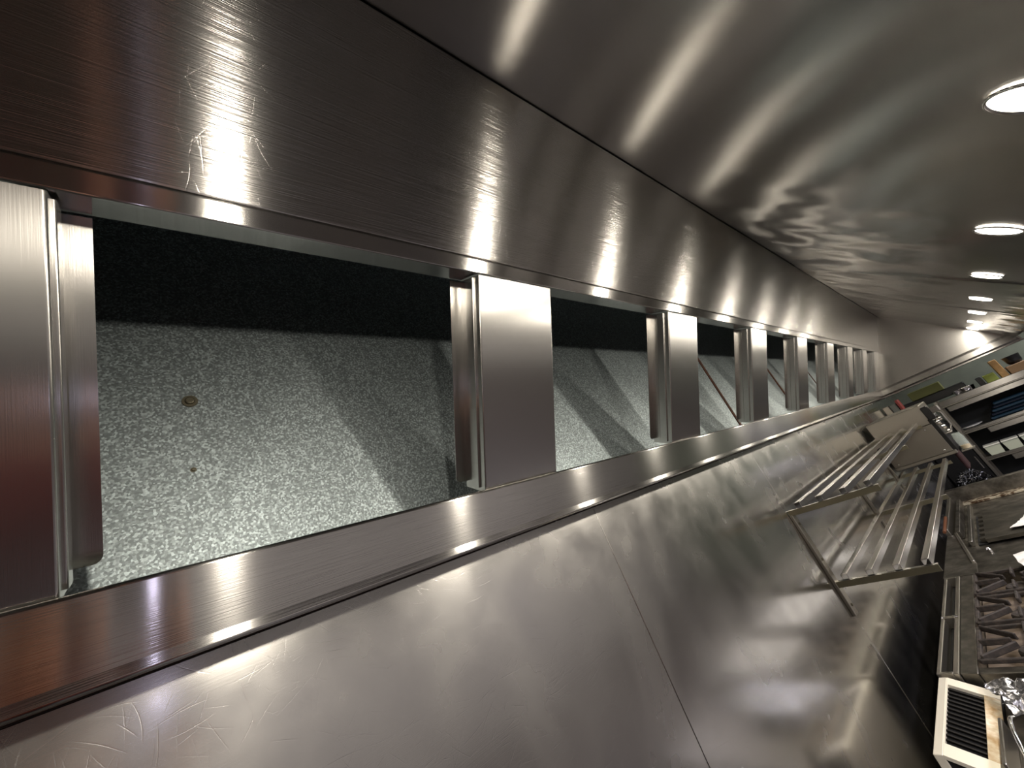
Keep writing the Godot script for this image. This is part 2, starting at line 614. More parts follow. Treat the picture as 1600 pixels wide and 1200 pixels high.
	part("end_rim", mb, M.edge, hood)
	# plenum behind the slots: galvanised back in lapped sheets, closed top
	var seams := [X0, 0.115 - 0.9, 2.55, 3.77, 4.99, X1]
	for k in seams.size() - 1:
		mb = MB.new()
		mb.box(Vector3(seams[k], 1.97, -0.104 + 0.0015 * (k % 2)), Vector3(seams[k + 1] + 0.012, 2.955, -0.1 + 0.0015 * (k % 2)), Vector3.RIGHT, 0.0005)
		var p := part("plenum_sheet", mb, M.galv, hood)
		if k >= 2:
			mb = MB.new()
			mb.box(Vector3(seams[k] - 0.016, 2.0, -0.1025), Vector3(seams[k] + 0.014, 2.9, -0.0955))
			part("rusted_edge", mb, M.rust, p)
		if k == 1:
			for b in [[0.028, 2.408, 0.0135], [0.028, 2.259, 0.005]]:
				mb = MB.new()
				var r: float = b[2]
				mb.lathe([Vector2(0.001, 0.004), Vector2(r * 1.0, 0.004), Vector2(r * 1.0, 0.0), Vector2(r * 0.72, 0.0008), Vector2(r * 0.68, 0.0008)] if false else [Vector2(r, 0.0), Vector2(r * 0.95, r * 0.12), Vector2(r * 0.62, r * 0.12), Vector2(r * 0.56, r * 0.42), Vector2(r * 0.42, r * 0.5), Vector2(0.0, r * 0.5)], 20, Transform3D(Basis(Vector3.RIGHT, Vector3(0, 0, 1), Vector3(0, -1, 0)), Vector3(b[0], b[1], -0.0985)))
				part("bolt", mb, M.bolt, p)
	mb = MB.new()
	mb.box(Vector3(X0, 2.955, -0.104), Vector3(X1, 2.959, 1.36))
	part("hood_top", mb, M.galv, hood)

func build_hood_lamps() -> void:
	# nine round lamps let into the front panel; the same lamp each time
	var down := SLOPE_IN
	var right := Vector3.RIGHT
	var b := Basis(right, down, right.cross(down))        # y axis points into the hood
	var made: Node3D = null
	for k in range(-1, 8):
		var c := RIDGE + Vector3(LAMP_X + LAMP_STEP * k, 0, 0) + SLOPE_DIR * 0.832
		var label := "round recessed hood lamp, %s from the far end panel" % ["ninth", "eighth", "seventh", "sixth", "fifth", "fourth", "third", "second", "first"][k + 1]
		if made:
			copy(made, c, label)
			continue
		made = thing("hood_lamp", c, label, "lamp", "round lamps along the hood front")
		var xf := Transform3D(b, c)
		var mb := MB.new()
		mb.lathe([Vector2(0.057, 0.004), Vector2(0.057, 0.006), Vector2(0.055, 0.008), Vector2(0.052, 0.008), Vector2(0.050, 0.004)], 32, xf, true)
		part("trim_ring", mb, M.chrome, made)
		mb = MB.new()
		mb.lathe([Vector2(0.0505, 0.0045), Vector2(0.046, 0.0062), Vector2(0.03, 0.0075), Vector2(0.0, 0.008)], 32, xf, true)
		part("lamp_lens", mb, M.lens, made)
		var l := AreaLight3D.new()
		l.name = "lamp_light"
		l.area_size = Vector2(0.052, 0.065)
		l.light_energy = LAMP_ENERGY
		l.light_color = Color(1.0, 0.965, 0.90)
		l.area_range = 12.0
		l.shadow_enabled = true
		l.basis = Basis(right, (-down).cross(right), -down)   # shines along -z of its own axes
		l.position = down * 0.012
		made.add_child(l, true)

# ------------------------------------------------------------------ the room
func build_room() -> void:
	struct("floor", boxmb(Vector3(-4, -0.1, -0.3), Vector3(11, 0, 5), Vector3.RIGHT, 0.0), M.floor)
	struct("ceiling", boxmb(Vector3(-4, 3.1, -0.3), Vector3(11, 3.2, 5), Vector3.RIGHT, 0.0), M.plaster)
	struct("wall_front", boxmb(Vector3(-4, 0, 4.9), Vector3(11, 3.1, 5), Vector3.RIGHT, 0.0), M.plaster)
	struct("wall_left", boxmb(Vector3(-4, 0, -0.3), Vector3(-3.9, 3.1, 4.9), Vector3.RIGHT, 0.0), M.plaster)
	struct("wall_right", boxmb(Vector3(8.6, 0, -0.3), Vector3(8.7, 3.1, 4.9), Vector3.RIGHT, 0.0), M.green_wall)
	struct("wall_back", boxmb(Vector3(-3.9, 0, -0.3), Vector3(8.6, 3.1, -0.12), Vector3.RIGHT, 0.0), M.plaster)
	# stainless splashback below the hood, in upright sheets that butt with a fine joint
	var back := Node3D.new()
	back.name = "wall_splashback"
	back.set_meta("kind", "structure")
	add_child(back)
	org = Vector3.ZERO
	var xs := [-1.6, 0.915, 2.172, 4.30, 6.9, 8.6]
	for k in xs.size() - 1:
		var mb := MB.new()
		mb.box(Vector3(xs[k] + 0.0006, 0.0, -0.12), Vector3(xs[k + 1] - 0.0006, 1.9425 if k < 4 else 2.4, 0.0), Vector3.RIGHT, 0.0012)
		part("panel", mb, M.wall, back)

func room_light(at: Vector3, e: float, where: String) -> void:
	var o := thing("ceiling_light", at, "square white ceiling light panel %s" % where, "light", "kitchen ceiling lights")
	part("frame", boxmb(at + Vector3(-0.31, -0.02, -0.31), at + Vector3(0.31, 0.0, 0.31), Vector3.RIGHT, 0.004), M.white, o)
	part("lamp_diffuser", boxmb(at + Vector3(-0.28, -0.024, -0.28), at + Vector3(0.28, -0.019, 0.28), Vector3.RIGHT, 0.001), M.diffuser, o)
	var l := AreaLight3D.new()
	l.name = "lamp_light"
	l.area_size = Vector2(0.54, 0.54)
	l.light_energy = e
	l.light_color = Color(0.94, 0.93, 1.0)
	l.area_range = 14.0
	l.shadow_enabled = true
	l.rotation = Vector3(-TAU4, 0, 0)
	l.position = Vector3(0, -0.03, 0)
	o.add_child(l, true)

const ROOM_ENERGY := 2.6

func more_materials() -> void:
	M.floor = triplanar(mat(Color(1, 1, 1), 0.45), mottled(256, 31, 0.02, Color(0.22, 0.20, 0.18), Color(0.30, 0.27, 0.24)), 0.9)
	M.plaster = triplanar(mat(Color(1, 1, 1), 0.85), mottled(256, 33, 0.01, Color(0.60, 0.58, 0.53), Color(0.66, 0.64, 0.59)), 1.3)
	M.green_wall = triplanar(mat(Color(1, 1, 1), 0.7), mottled(256, 35, 0.01, Color(0.36, 0.38, 0.31), Color(0.42, 0.44, 0.36)), 1.1)
	M.lens = glow(Color(1.0, 0.97, 0.92), 10.0)
	M.diffuser = glow(Color(0.95, 0.98, 1.0), 4.0)
	# grease-stained cooking steel: smoky patches with a grain of their own
	M.sooty = steel(Color(1, 1, 1), 0.42, 0.0, null, 0.0, null, 0.5)
	M.sooty.albedo_texture = mottled(512, 41, 0.008, Color(0.36, 0.345, 0.315), Color(0.56, 0.54, 0.50), 1.3)
	M.burnt = steel(Color(1, 1, 1), 0.5, 0.0, null, 0.0, null, 0.35)
	M.burnt.metallic = 0.6
	M.burnt.albedo_texture = mottled(512, 43, 0.012, Color(0.30, 0.22, 0.15), Color(0.78, 0.74, 0.64), 3.2)
	M.griddle = steel(Color(1, 1, 1), 0.5, 0.0, null, 0.0, null, 0.6)
	M.griddle.albedo_texture = mottled(256, 47, 0.014, Color(0.30, 0.29, 0.26), Color(0.42, 0.40, 0.36), 1.6)
	M.tray = triplanar(mat(Color(1, 1, 1), 0.5, 0.5), mottled(256, 49, 0.012, Color(0.46, 0.40, 0.34), Color(0.62, 0.56, 0.50), 1.6), 0.35)
	M.cream = steel(Color(0.93, 0.90, 0.82), 0.4, 0.0, null, 0.0, null, 0.5)
	M.cream.metallic = 0.35
	M.louvre = mat(Color(0.13, 0.12, 0.11), 0.45, 0.6)
	M.stained = steel(Color(1, 1, 1), 0.45, 0.0, null, 0.0, null, 0.30)
	M.stained.metallic = 0.3
	M.stained.albedo_texture = mottled(256, 61, 0.016, Color(0.74, 0.60, 0.42), Color(0.93, 0.90, 0.82), 1.3)
	M.foil = mat(Color(0.93, 0.93, 0.95), 0.22, 1.0)
	M.wood = triplanar(mat(Color(1, 1, 1), 0.6), mottled(256, 51, 0.02, Color(0.62, 0.47, 0.26), Color(0.74, 0.58, 0.34)), 0.2)
	M.brass = mat(Color(0.56, 0.54, 0.46), 0.35, 0.95)
	M.red = mat(Color(0.42, 0.13, 0.12), 0.6)
	M.maroon = mat(Color(0.17, 0.05, 0.05), 0.7)
	M.olive = mat(Color(0.42, 0.43, 0.22), 0.6)
	M.lime = mat(Color(0.52, 0.56, 0.22), 0.6)
	M.navy = mat(Color(0.04, 0.09, 0.15), 0.3)
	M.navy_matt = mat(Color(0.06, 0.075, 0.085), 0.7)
	M.teal = mat(Color(0.10, 0.20, 0.26), 0.35)
	M.tub = mat(Color(0.68, 0.70, 0.62), 0.45)
	M.grey = mat(Color(0.34, 0.35, 0.34), 0.5)
	M.card = mat(Color(0.55, 0.44, 0.30), 0.85)
	M.bag = mat(Color(0.02, 0.02, 0.024), 0.18)
	M.jar = mat(Color(0.9, 0.95, 0.92, 0.25), 0.05)
	M.jar.transparency = BaseMaterial3D.TRANSPARENCY_ALPHA
	M.oil = mat(Color(0.62, 0.48, 0.16), 0.3)
	M.label = mat(Color(0.85, 0.85, 0.80), 0.6)
	M.skin = mat(Color(0.72, 0.52, 0.42), 0.5)
	M.shirt = mat(Color(0.40, 0.09, 0.08), 0.85)
	M.denim = mat(Color(0.10, 0.11, 0.14), 0.9)
	M.hair = mat(Color(0.08, 0.06, 0.05), 0.7)
	M.torch = glow(Color(0.9, 0.9, 1.0), 6.0)
	M.handle = mat(Color(0.36, 0.20, 0.09), 0.6)

func build_shelf(top: float, label: String) -> void:
	# slatted wall shelf: four square tubes along the wall on flat cross bars
	var a := 2.15
	var b := 4.72
	var o := thing("wall_shelf", Vector3(a, top - 0.045, 0), label, "shelf", "slatted wall shelves")
	for z in [0.0615, 0.1545, 0.250, 0.3425]:
		var mb := MB.new()
		# inverted channel, open below
		mb.sheet([Vector2(z - 0.0115, top - 0.025), Vector2(z - 0.0115, top), Vector2(z + 0.0115, top), Vector2(z + 0.0115, top - 0.025)], 0.002, 0.0015, a, b, Transform3D(Basis(Vector3.RIGHT, Vector3(0, 0, 1), Vector3(0, 1, 0)), Vector3.ZERO))
		part("slat", mb, M.bar, o)
	for x in [a + 0.004, 3.40, b - 0.02]:
		part("cross_bar", boxmb(Vector3(x, top - 0.050, 0.002), Vector3(x + 0.004, top - 0.0255, 0.368), Vector3(0, 0, 1), 0.0006), M.brass, o)
		part("cross_flange", boxmb(Vector3(x, top - 0.0272, 0.002), Vector3(x + 0.022, top - 0.0258, 0.368), Vector3(0, 0, 1), 0.0004), M.bar, o)

func build_rack_uprights() -> void:
	for x in [2.152, 3.424, 4.655]:
		var o := thing("shelf_upright", Vector3(x, 1.17, 0), "upright steel wall channel holding the slatted shelves at their %s" % ("end over the fryer" if x < 3.0 else ("middle" if x < 4.0 else "salamander end")), "bracket", "uprights behind the slatted shelves")
		part("channel", boxmb(Vector3(x, 1.17, 0.0005), Vector3(x + 0.042, 1.605, 0.014), Vector3.UP, 0.002), M.equip, o)
		for y in [1.21, 1.40, 1.56]:
			var mb := MB.new()
			mb.lathe([Vector2(0.006, 0), Vector2(0.006, 0.003), Vector2(0.0, 0.004)], 10, Transform3D(Basis(Vector3.RIGHT, Vector3(0, 0, 1), Vector3(0, -1, 0)), Vector3(x + 0.021, y, 0.014)))
			part("screw", mb, M.bolt, o)

func build_salamander() -> void:
	var x := 4.76
	var o := thing("salamander_grill", Vector3(x, 1.345, 0.02), "grey steel salamander grill with riveted side panel hung at the shelf ends", "grill")
	part("body", boxmb(Vector3(x + 0.012, 1.352, 0.022), Vector3(x + 0.75, 1.60, 0.415), Vector3(0, 0, 1), 0.004), M.equip, o)
	var side := part("side_panel", boxmb(Vector3(x, 1.365, 0.024), Vector3(x + 0.012, 1.603, 0.42), Vector3(0, 0, 1), 0.002), M.equip_matt, o)
	for q in [[1.575, 0.36], [1.545, 0.22], [1.385, 0.375], [1.385, 0.06]]:
		var mb := MB.new()
		mb.lathe([Vector2(0.007, 0), Vector2(0.006, 0.003), Vector2(0.0, 0.005)], 10, Transform3D(Basis(Vector3(0, 0, 1), Vector3(-1, 0, 0), Vector3(0, -1, 0)), Vector3(x, q[0], q[1])), true)
		part("rivet", mb, M.chrome, side)
	part("base_tray", boxmb(Vector3(x - 0.004, 1.338, 0.02), Vector3(x + 0.75, 1.364, 0.435), Vector3(0, 0, 1), 0.003), M.equip, o)
	part("hood_cover", boxmb(Vector3(x + 0.03, 1.603, 0.035), Vector3(x + 0.74, 1.768, 0.432), Vector3(0, 0, 1), 0.004), M.equip_light, o)
	part("front_fascia", boxmb(Vector3(x + 0.02, 1.352, 0.416), Vector3(x + 0.74, 1.64, 0.446), Vector3.UP, 0.004), M.black, o)
	part("corner_cap", boxmb(Vector3(x - 0.002, 1.63, 0.425), Vector3(x + 0.03, 1.745, 0.475), Vector3.UP, 0.008), M.black, o)
	for k in 4:
		var kn := MB.new()
		var c := Vector3(x + 0.05 + 0.12 * k, 1.60 - 0.055 * (k % 3), 0.446)
		kn.lathe([Vector2(0.024, 0), Vector2(0.024, 0.012), Vector2(0.019, 0.030), Vector2(0.0, 0.032)], 16, Transform3D(Basis(Vector3.RIGHT, Vector3(0, 0, 1), Vector3(0, -1, 0)), c))
		part("knob", kn, M.chrome, o)
	var h := MB.new()
	h.tube([Vector3(x + 0.04, 1.70, 0.44), Vector3(x + 0.04, 1.70, 0.49), Vector3(x + 0.04, 1.66, 0.515), Vector3(x + 0.04, 1.55, 0.515), Vector3(x + 0.04, 1.50, 0.49), Vector3(x + 0.04, 1.50, 0.446)], 0.007)
	part("handle", h, M.chrome, o)
	part("handle_block", boxmb(Vector3(x + 0.0, 1.675, 0.47), Vector3(x + 0.06, 1.725, 0.53), Vector3.UP, 0.006), M.chrome, o)

func trivet(c: Vector3, label: String) -> void:
	# cast iron burner grate: square frame, arms to the middle, burner ring below
	var o := thing("burner_grate", c, label, "burner grate", "cast iron burner grates")
	var w := 0.145
	var mb := MB.new()
	for s in [[-1, 0], [1, 0], [0, -1], [0, 1]]:
		var lo := Vector3(-w, 0, -w)
		var hi := Vector3(w, 0.016, w)
		if s[0] != 0:
			lo.x = s[0] * w - 0.007; hi.x = s[0] * w + 0.007
		else:
			lo.z = s[1] * w - 0.007; hi.z = s[1] * w + 0.007
		mb.box(c + lo, c + hi, Vector3.RIGHT, 0.003)
	part("frame", mb, M.iron, o)
	for k in 8:
		var an := TAU * k / 8.0
		var arm := MB.new()
		var reach := w * (1.0 if k % 2 == 0 else 1.36)
		arm.box(Vector3(0.045, 0.002, -0.0055), Vector3(reach - 0.004, 0.026, 0.0055), Vector3.RIGHT, 0.003, Transform3D(Basis(Vector3.UP, an), c))
		part("arm", arm, M.iron, o)

func build_range() -> void:
	# open burner range
	var a := 2.27
	var b := 3.35
	var o := thing("burner_range", Vector3((a + b) / 2, 0, 0.5), "stained stainless gas range with slotted back vent and open burners", "range")
	part("body", boxmb(Vector3(a + 0.01, 0.14, 0.20), Vector3(b - 0.01, 0.84, 0.92), Vector3.RIGHT, 0.004), M.equip, o)
	for x in [a + 0.06, b - 0.06]:
		for z in [0.24, 0.86]:
			part("leg", boxmb(Vector3(x - 0.02, 0.0, z - 0.02), Vector3(x + 0.02, 0.14, z + 0.02), Vector3.UP, 0.004), M.equip, o)
	# hob: frame round a sunken well
	part("hob_back_strip", boxmb(Vector3(a, 0.84, 0.182), Vector3(b, 0.90, 0.235), Vector3.RIGHT, 0.003), M.sooty, o)
	part("hob_front_strip", boxmb(Vector3(a, 0.84, 0.88), Vector3(b, 0.90, 0.95), Vector3.RIGHT, 0.006), M.sooty, o)
	part("hob_side_strip", boxmb(Vector3(a, 0.84, 0.236), Vector3(a + 0.045, 0.898, 0.879), Vector3.RIGHT, 0.003), M.sooty, o)
	part("hob_side_strip", boxmb(Vector3(b - 0.045, 0.84, 0.236), Vector3(b, 0.898, 0.879), Vector3.RIGHT, 0.003), M.sooty, o)
	part("drip_tray", boxmb(Vector3(a + 0.046, 0.842, 0.237), Vector3(b - 0.046, 0.848, 0.878), Vector3.RIGHT, 0.001), M.tray, o)
	# slotted vent along the back: two rails, end and middle bars, dark duct between
	var vent := part("vent_duct", boxmb(Vector3(a - 0.01, 0.72, 0.112), Vector3(b - 0.01, 0.86, 0.181), Vector3.RIGHT, 0.002), M.gap, o)
	part("vent_rail", boxmb(Vector3(a - 0.01, 0.86, 0.112), Vector3(b - 0.01, 0.905, 0.126), Vector3.RIGHT, 0.002), M.equip, vent)
	part("vent_rail", boxmb(Vector3(a - 0.01, 0.86, 0.163), Vector3(b - 0.01, 0.905, 0.181), Vector3.RIGHT, 0.002), M.equip, vent)
	for x in [a - 0.012, 2.775, b - 0.03]:
		var w := 0.03 if x > 2.5 and x < 3.0 else 0.014
		part("vent_bar", boxmb(Vector3(x, 0.862, 0.125), Vector3(x + w, 0.9065, 0.164), Vector3(0, 0, 1), 0.001), M.equip, vent)
	for z in [0.119, 0.172]:
		var mb := MB.new()
		mb.lathe([Vector2(0.005, 0), Vector2(0.004, 0.002), Vector2(0, 0.003)], 8, Transform3D(Basis.IDENTITY, Vector3(2.79, 0.9065, z)))
		part("screw", mb, M.chrome, vent)
	part("door", boxmb(Vector3(a + 0.06, 0.2, 0.92), Vector3(b - 0.06, 0.66, 0.945), Vector3.RIGHT, 0.006), M.equip, o)
	var hb := MB.new()
	hb.tube([Vector3(a + 0.12, 0.62, 0.945), Vector3(a + 0.12, 0.62, 0.985), Vector3(b - 0.12, 0.62, 0.985), Vector3(b - 0.12, 0.62, 0.945)], 0.011)
	part("door_handle", hb, M.chrome, o)
	for k in 6:
		var kn := MB.new()
		kn.lathe([Vector2(0.026, 0), Vector2(0.024, 0.02), Vector2(0.02, 0.032), Vector2(0, 0.032)], 14, Transform3D(Basis(Vector3.RIGHT, Vector3(0, 0, 1), Vector3(0, -1, 0)), Vector3(a + 0.12 + 0.168 * k, 0.77, 0.92)))
		part("knob", kn, M.black, o)
	var where := ["beside the griddle", "mid range", "beside the fryer"]
	var k := 0
	for x in [3.155, 2.82, 2.48]:
		for z in [0.395, 0.715]:
			org = o.position
			var br := MB.new()
			br.lathe([Vector2(0.056, 0.849), Vector2(0.052, 0.876), Vector2(0.046, 0.884), Vector2(0.030, 0.884), Vector2(0.026, 0.876), Vector2(0.0, 0.874)], 20, Transform3D(Basis.IDENTITY, Vector3(x, 0, z)))
			part("burner_head", br, M.iron, o)
			trivet(Vector3(x, 0.9005, z), "rusty cast iron grate over the %s burner %s" % ["back" if z < 0.5 else "front", where[k]])
		k += 1

func build_griddle() -> void:
	var a := 3.36
	var b := 5.45
	var o := thing("griddle", Vector3((a + b) / 2, 0, 0.5), "wide stainless griddle with raised greasy splash guard and scorched far edge", "griddle")
	part("body", boxmb(Vector3(a + 0.01, 0.14, 0.16), Vector3(b - 0.01, 0.80, 0.92), Vector3.RIGHT, 0.004), M.equip, o)
	for x in [a + 0.06, b - 0.06]:
		for z in [0.24, 0.86]:
			part("leg", boxmb(Vector3(x - 0.02, 0.0, z - 0.02), Vector3(x + 0.02, 0.14, z + 0.02), Vector3.UP, 0.004), M.equip, o)
	part("deck", boxmb(Vector3(a, 0.80, 0.10), Vector3(b, 0.852, 0.94), Vector3.RIGHT, 0.004), M.sooty, o)
	part("back_guard", boxmb(Vector3(4.28, 0.852, 0.10), Vector3(b - 0.06, 0.93, 0.125), Vector3.RIGHT, 0.003), M.equip, o)
	part("back_ledge", boxmb(Vector3(4.28, 0.852, 0.150), Vector3(b - 0.10, 0.905, 0.178), Vector3.RIGHT, 0.003), M.sooty, o)
	part("inner_rail", boxmb(Vector3(4.05, 0.852, 0.212), Vector3(b - 0.30, 0.885, 0.232), Vector3.RIGHT, 0.003), M.equip, o)
	# far end guard, scorched along its lower edge
	part("end_guard", boxmb(Vector3(b - 0.05, 0.852, 0.10), Vector3(b, 0.985, 0.94), Vector3(0, 0, 1), 0.006), M.sooty, o)
	part("scorched_ledge", boxmb(Vector3(b - 0.16, 0.852, 0.15), Vector3(b - 0.051, 0.872, 0.94), Vector3(0, 0, 1), 0.004), M.burnt, o)
	# wedge of sheet that closes the near end of the back guard: a ridge, and a top that tapers to the burners
	var mb := MB.new()
	mb.box(Vector3(3.58, 0.886, -0.008), Vector3(4.28, 0.904, 0.008), Vector3.RIGHT, 0.003, Transform3D(Basis(Vector3.UP, 0.122), Vector3(3.575, 0, 0.238)) * Transform3D(Basis.IDENTITY, Vector3(-3.58, 0, 0)))
	part("wedge_ridge", mb, M.equip, o)
	mb = MB.new()
	mb.plate(PackedVector2Array([Vector2(a + 0.02, 0.10), Vector2(4.26, 0.10), Vector2(4.27, 0.162), Vector2(3.58, 0.248), Vector2(a + 0.02, 0.250)]), 0.008, Transform3D(Basis(Vector3.RIGHT, Vector3(0, 0, 1), Vector3(0, 1, 0)), Vector3(0, 0.884, 0)))
	part("wedge_top", mb, M.sooty, o)
	# hot plate with a toothed inner edge
	var out := PackedVector2Array([Vector2(4.02, 0.86), Vector2(4.02, 0.30)])
	for k in 6:
		var x := 4.05 + 0.118 * k
		out.append_array(PackedVector2Array([Vector2(x, 0.30), Vector2(x + 0.004, 0.272), Vector2(x + 0.052, 0.272), Vector2(x + 0.058, 0.30)]))
	out.append(Vector2(4.78, 0.30)); out.append(Vector2(4.78, 0.86))
	mb = MB.new()
	mb.plate(out, 0.022, Transform3D(Basis(Vector3.RIGHT, Vector3(0, 0, 1), Vector3(0, 1, 0)), Vector3(0, 0.866, 0)))
	part("hot_plate", mb, M.griddle, o)
	part("grease_slot", boxmb(Vector3(4.03, 0.853, 0.250), Vector3(4.78, 0.862, 0.296), Vector3.RIGHT, 0.001), M.gap, o)
	var pin := MB.new()
	pin.lathe([Vector2(0.012, 0), Vector2(0.012, 0.02), Vector2(0.006, 0.03), Vector2(0, 0.032)], 12, Transform3D(Basis.IDENTITY, Vector3(3.86, 0.852, 0.30)))
	part("stud", pin, M.chrome, o)
	for k in 5:
		var kn := MB.new()
		kn.lathe([Vector2(0.026, 0), Vector2(0.024, 0.02), Vector2(0.02, 0.032), Vector2(0, 0.032)], 14, Transform3D(Basis(Vector3.RIGHT, Vector3(0, 0, 1), Vector3(0, -1, 0)), Vector3(a + 0.25 + 0.36 * k, 0.74, 0.92)))
		part("knob", kn, M.black, o)

func build_fryer() -> void:
	var a := 1.72
	var b := 2.262
	var o := thing("deep_fryer", Vector3((a + b) / 2, 0, 0.5), "deep fryer with a cream louvred flue top leaning forward by the wall", "fryer")
	part("body", boxmb(Vector3(a, 0.10, 0.24), Vector3(b, 0.80, 0.92), Vector3.RIGHT, 0.004), M.equip, o)
	for x in [a + 0.06, b - 0.06]:
		for z in [0.28, 0.86]:
			part("leg", boxmb(Vector3(x - 0.02, 0.0, z - 0.02), Vector3(x + 0.02, 0.10, z + 0.02), Vector3.UP, 0.004), M.equip, o)
	# flue: box with a sloping slotted lid
	var y0 := 0.902
	var sl := 0.44                                  # drop per metre towards the front
	var lo := Vector3(1.775, 0, 0.142)
	var hi := Vector3(2.24, 0, 0.262)
	var mb := MB.new()
	mb.plate(PackedVector2Array([Vector2(0.124, 0.55), Vector2(0.262, 0.55), Vector2(0.262, y0 - sl * 0.12 - 0.012), Vector2(0.142, y0 - 0.012), Vector2(0.124, y0 - 0.012)]), hi.x - lo.x - 0.01, Transform3D(Basis(Vector3(0, 0, 1), Vector3.UP, Vector3.RIGHT), Vector3(lo.x + 0.005, 0, 0)))
	var flue := part("flue_box", mb, M.gap, o)
	part("flue_back_strip", boxmb(Vector3(lo.x, 0.55, 0.118), Vector3(hi.x, y0, 0.1435), Vector3.RIGHT, 0.002), M.cream, flue)
	var ang := atan(sl)
	var xf := Transform3D(Basis(Vector3.RIGHT, -ang * -1.0), Vector3(0, y0, 0.1435))
	var w := 0.12 / cos(ang)
	# lid strips: ends, front edge, and the bars between fourteen slots
	part("lid_end", _lid(xf, lo.x, 1.836, 0.0, w), M.cream, flue)
	part("lid_end", _lid(xf, 2.192, hi.x, 0.0, w), M.cream, flue)
	part("lid_front", _lid(xf, 1.836, 2.192, 0.092, w), M.stained, flue)
	part("lid_back", _lid(xf, 1.836, 2.192, 0.0, 0.004), M.cream, flue)
	for k in 13:
		var x := 1.836 + (2.192 - 1.836) * (k + 1) / 14.0
		var bar := MB.new()
		bar.box(Vector3(x - 0.0028, -0.011, 0.004), Vector3(x + 0.0028, -0.002, 0.092), Vector3(0, 0, 1), 0.001, Transform3D(xf.basis * Basis(Vector3(0, 0, 1), 0.35), xf * Vector3(x, 0, 0) - (xf.basis * Basis(Vector3(0, 0, 1), 0.35)) * Vector3(x, 0, 0)))
		part("louvre", bar, M.louvre, flue)
	part("top", boxmb(Vector3(a, 0.80, 0.263), Vector3(b, 0.838, 0.92), Vector3.RIGHT, 0.004), M.sooty, o)
	var hnd := MB.new()
	var path := []
	for k in 12:
		var t := k / 11.0
		path.append(Vector3(1.985 - 0.25 * t, 0.90 + 0.05 * sin(t * PI) - 0.03 * t, 0.315 + 0.02 * t))
	hnd.tube(path, 0.006)
	part("basket_handle", hnd, M.chrome, o)
	part("basket_hanger", boxmb(Vector3(1.76, 0.838, 0.275), Vector3(1.985, 0.90, 0.285), Vector3.RIGHT, 0.002), M.equip, o)

func _lid(xf: Transform3D, x0: float, x1: float, z0: float, z1: float) -> MB:
	var mb := MB.new()
	mb.box(Vector3(x0, -0.012, z0), Vector3(x1, 0.0, z1), Vector3.RIGHT, 0.0008, xf)
	return mb

func crumple(called: String, corners: Array, y: float, amp: float, freq: float, m: Material, label: String, category: String, thick := 0.0012) -> void:
	# a thin sheet with its own outline, lifted here and there
	var nz := FastNoiseLite.new()
	nz.seed = called.hash() % 1000
	nz.frequency = freq
	nz.fractal_octaves = 3
	var f := func(u: float, w: float, d: float) -> Vector3:
		var p: Vector2 = corners[0].lerp(corners[1], u).lerp(corners[3].lerp(corners[2], u), w)
		p += Vector2(nz.get_noise_2d(u * 300.0, 50.0 + w * 300.0), nz.get_noise_2d(90.0 + u * 300.0, w * 300.0)) * 0.03
		return Vector3(p.x, y + d + amp * (absf(nz.get_noise_2d(p.x * 1000.0, p.y * 1000.0)) * 2.0 + 0.05), p.y)
	var mb := MB.new()
	mb.grid(f.bind(0.0), 40, 40, 0.6, 0.4, Vector3.DOWN)
	mb.grid(f.bind(thick), 40, 40, 0.6, 0.4, Vector3.UP)
	var c: Vector2 = (corners[0] + corners[1] + corners[2] + corners[3]) / 4.0
	single(called, Vector3(c.x, y, c.y), mb, m, label, category)

func build_equipment() -> void:
	M.equip_matt = steel(Color(0.66, 0.64, 0.60), 0.28, 0.0, null, 0.0, null, 1.0)
	M.equip_light = steel(Color(0.66, 0.64, 0.60), 0.32, 0.0, null, 0.0, null, 1.0)
	build_shelf(1.650, "upper slatted steel wall shelf of four square rails above the other shelf")
	build_shelf(1.333, "lower slatted steel wall shelf of four square rails just above the range")
	build_rack_uprights()
	build_salamander()
	build_range()
	build_griddle()
	build_fryer()
	crumple("foil_sheet", [Vector2(2.01, 0.315), Vector2(2.21, 0.245), Vector2(2.24, 0.68), Vector2(1.98, 0.70)], 0.888, 0.020, 0.008, M.foil, "crumpled aluminium foil sheet beside the louvred fryer flue", "foil")
	crumple("paper_sheet", [Vector2(2.29, 0.50), Vector2(2.64, 0.46), Vector2(2.66, 0.86), Vector2(2.30, 0.88)], 0.929, 0.012, 0.004, M.paper, "white paper sheet on the range burners beside the fryer", "paper")
	crumple("paper_sheet", [Vector2(2.84, 0.50), Vector2(3.46, 0.425), Vector2(3.40, 0.84), Vector2(2.86, 0.86)], 0.929, 0.012, 0.004, M.paper, "white paper sheet on the range burners beside the griddle", "paper")
	crumple("paper_sheet", [Vector2(4.10, 0.43), Vector2(4.40, 0.52), Vector2(4.52, 0.84), Vector2(4.12, 0.84)], 0.892, 0.008, 0.004, M.paper, "pointed white paper sheet lying on the griddle plate", "paper")
	# a knife handle and tongs behind the lower shelf
	var mb := MB.new()
	mb.tube([Vector3(4.62, 0.940, 0.112), Vector3(4.40, 0.940, 0.113), Vector3(4.18, 0.940, 0.116)], 0.0095)
	single("wooden_spatula", Vector3(4.3, 0.93, 0.11), mb, M.handle, "orange brown wooden spatula resting on the griddle back guard", "spatula")

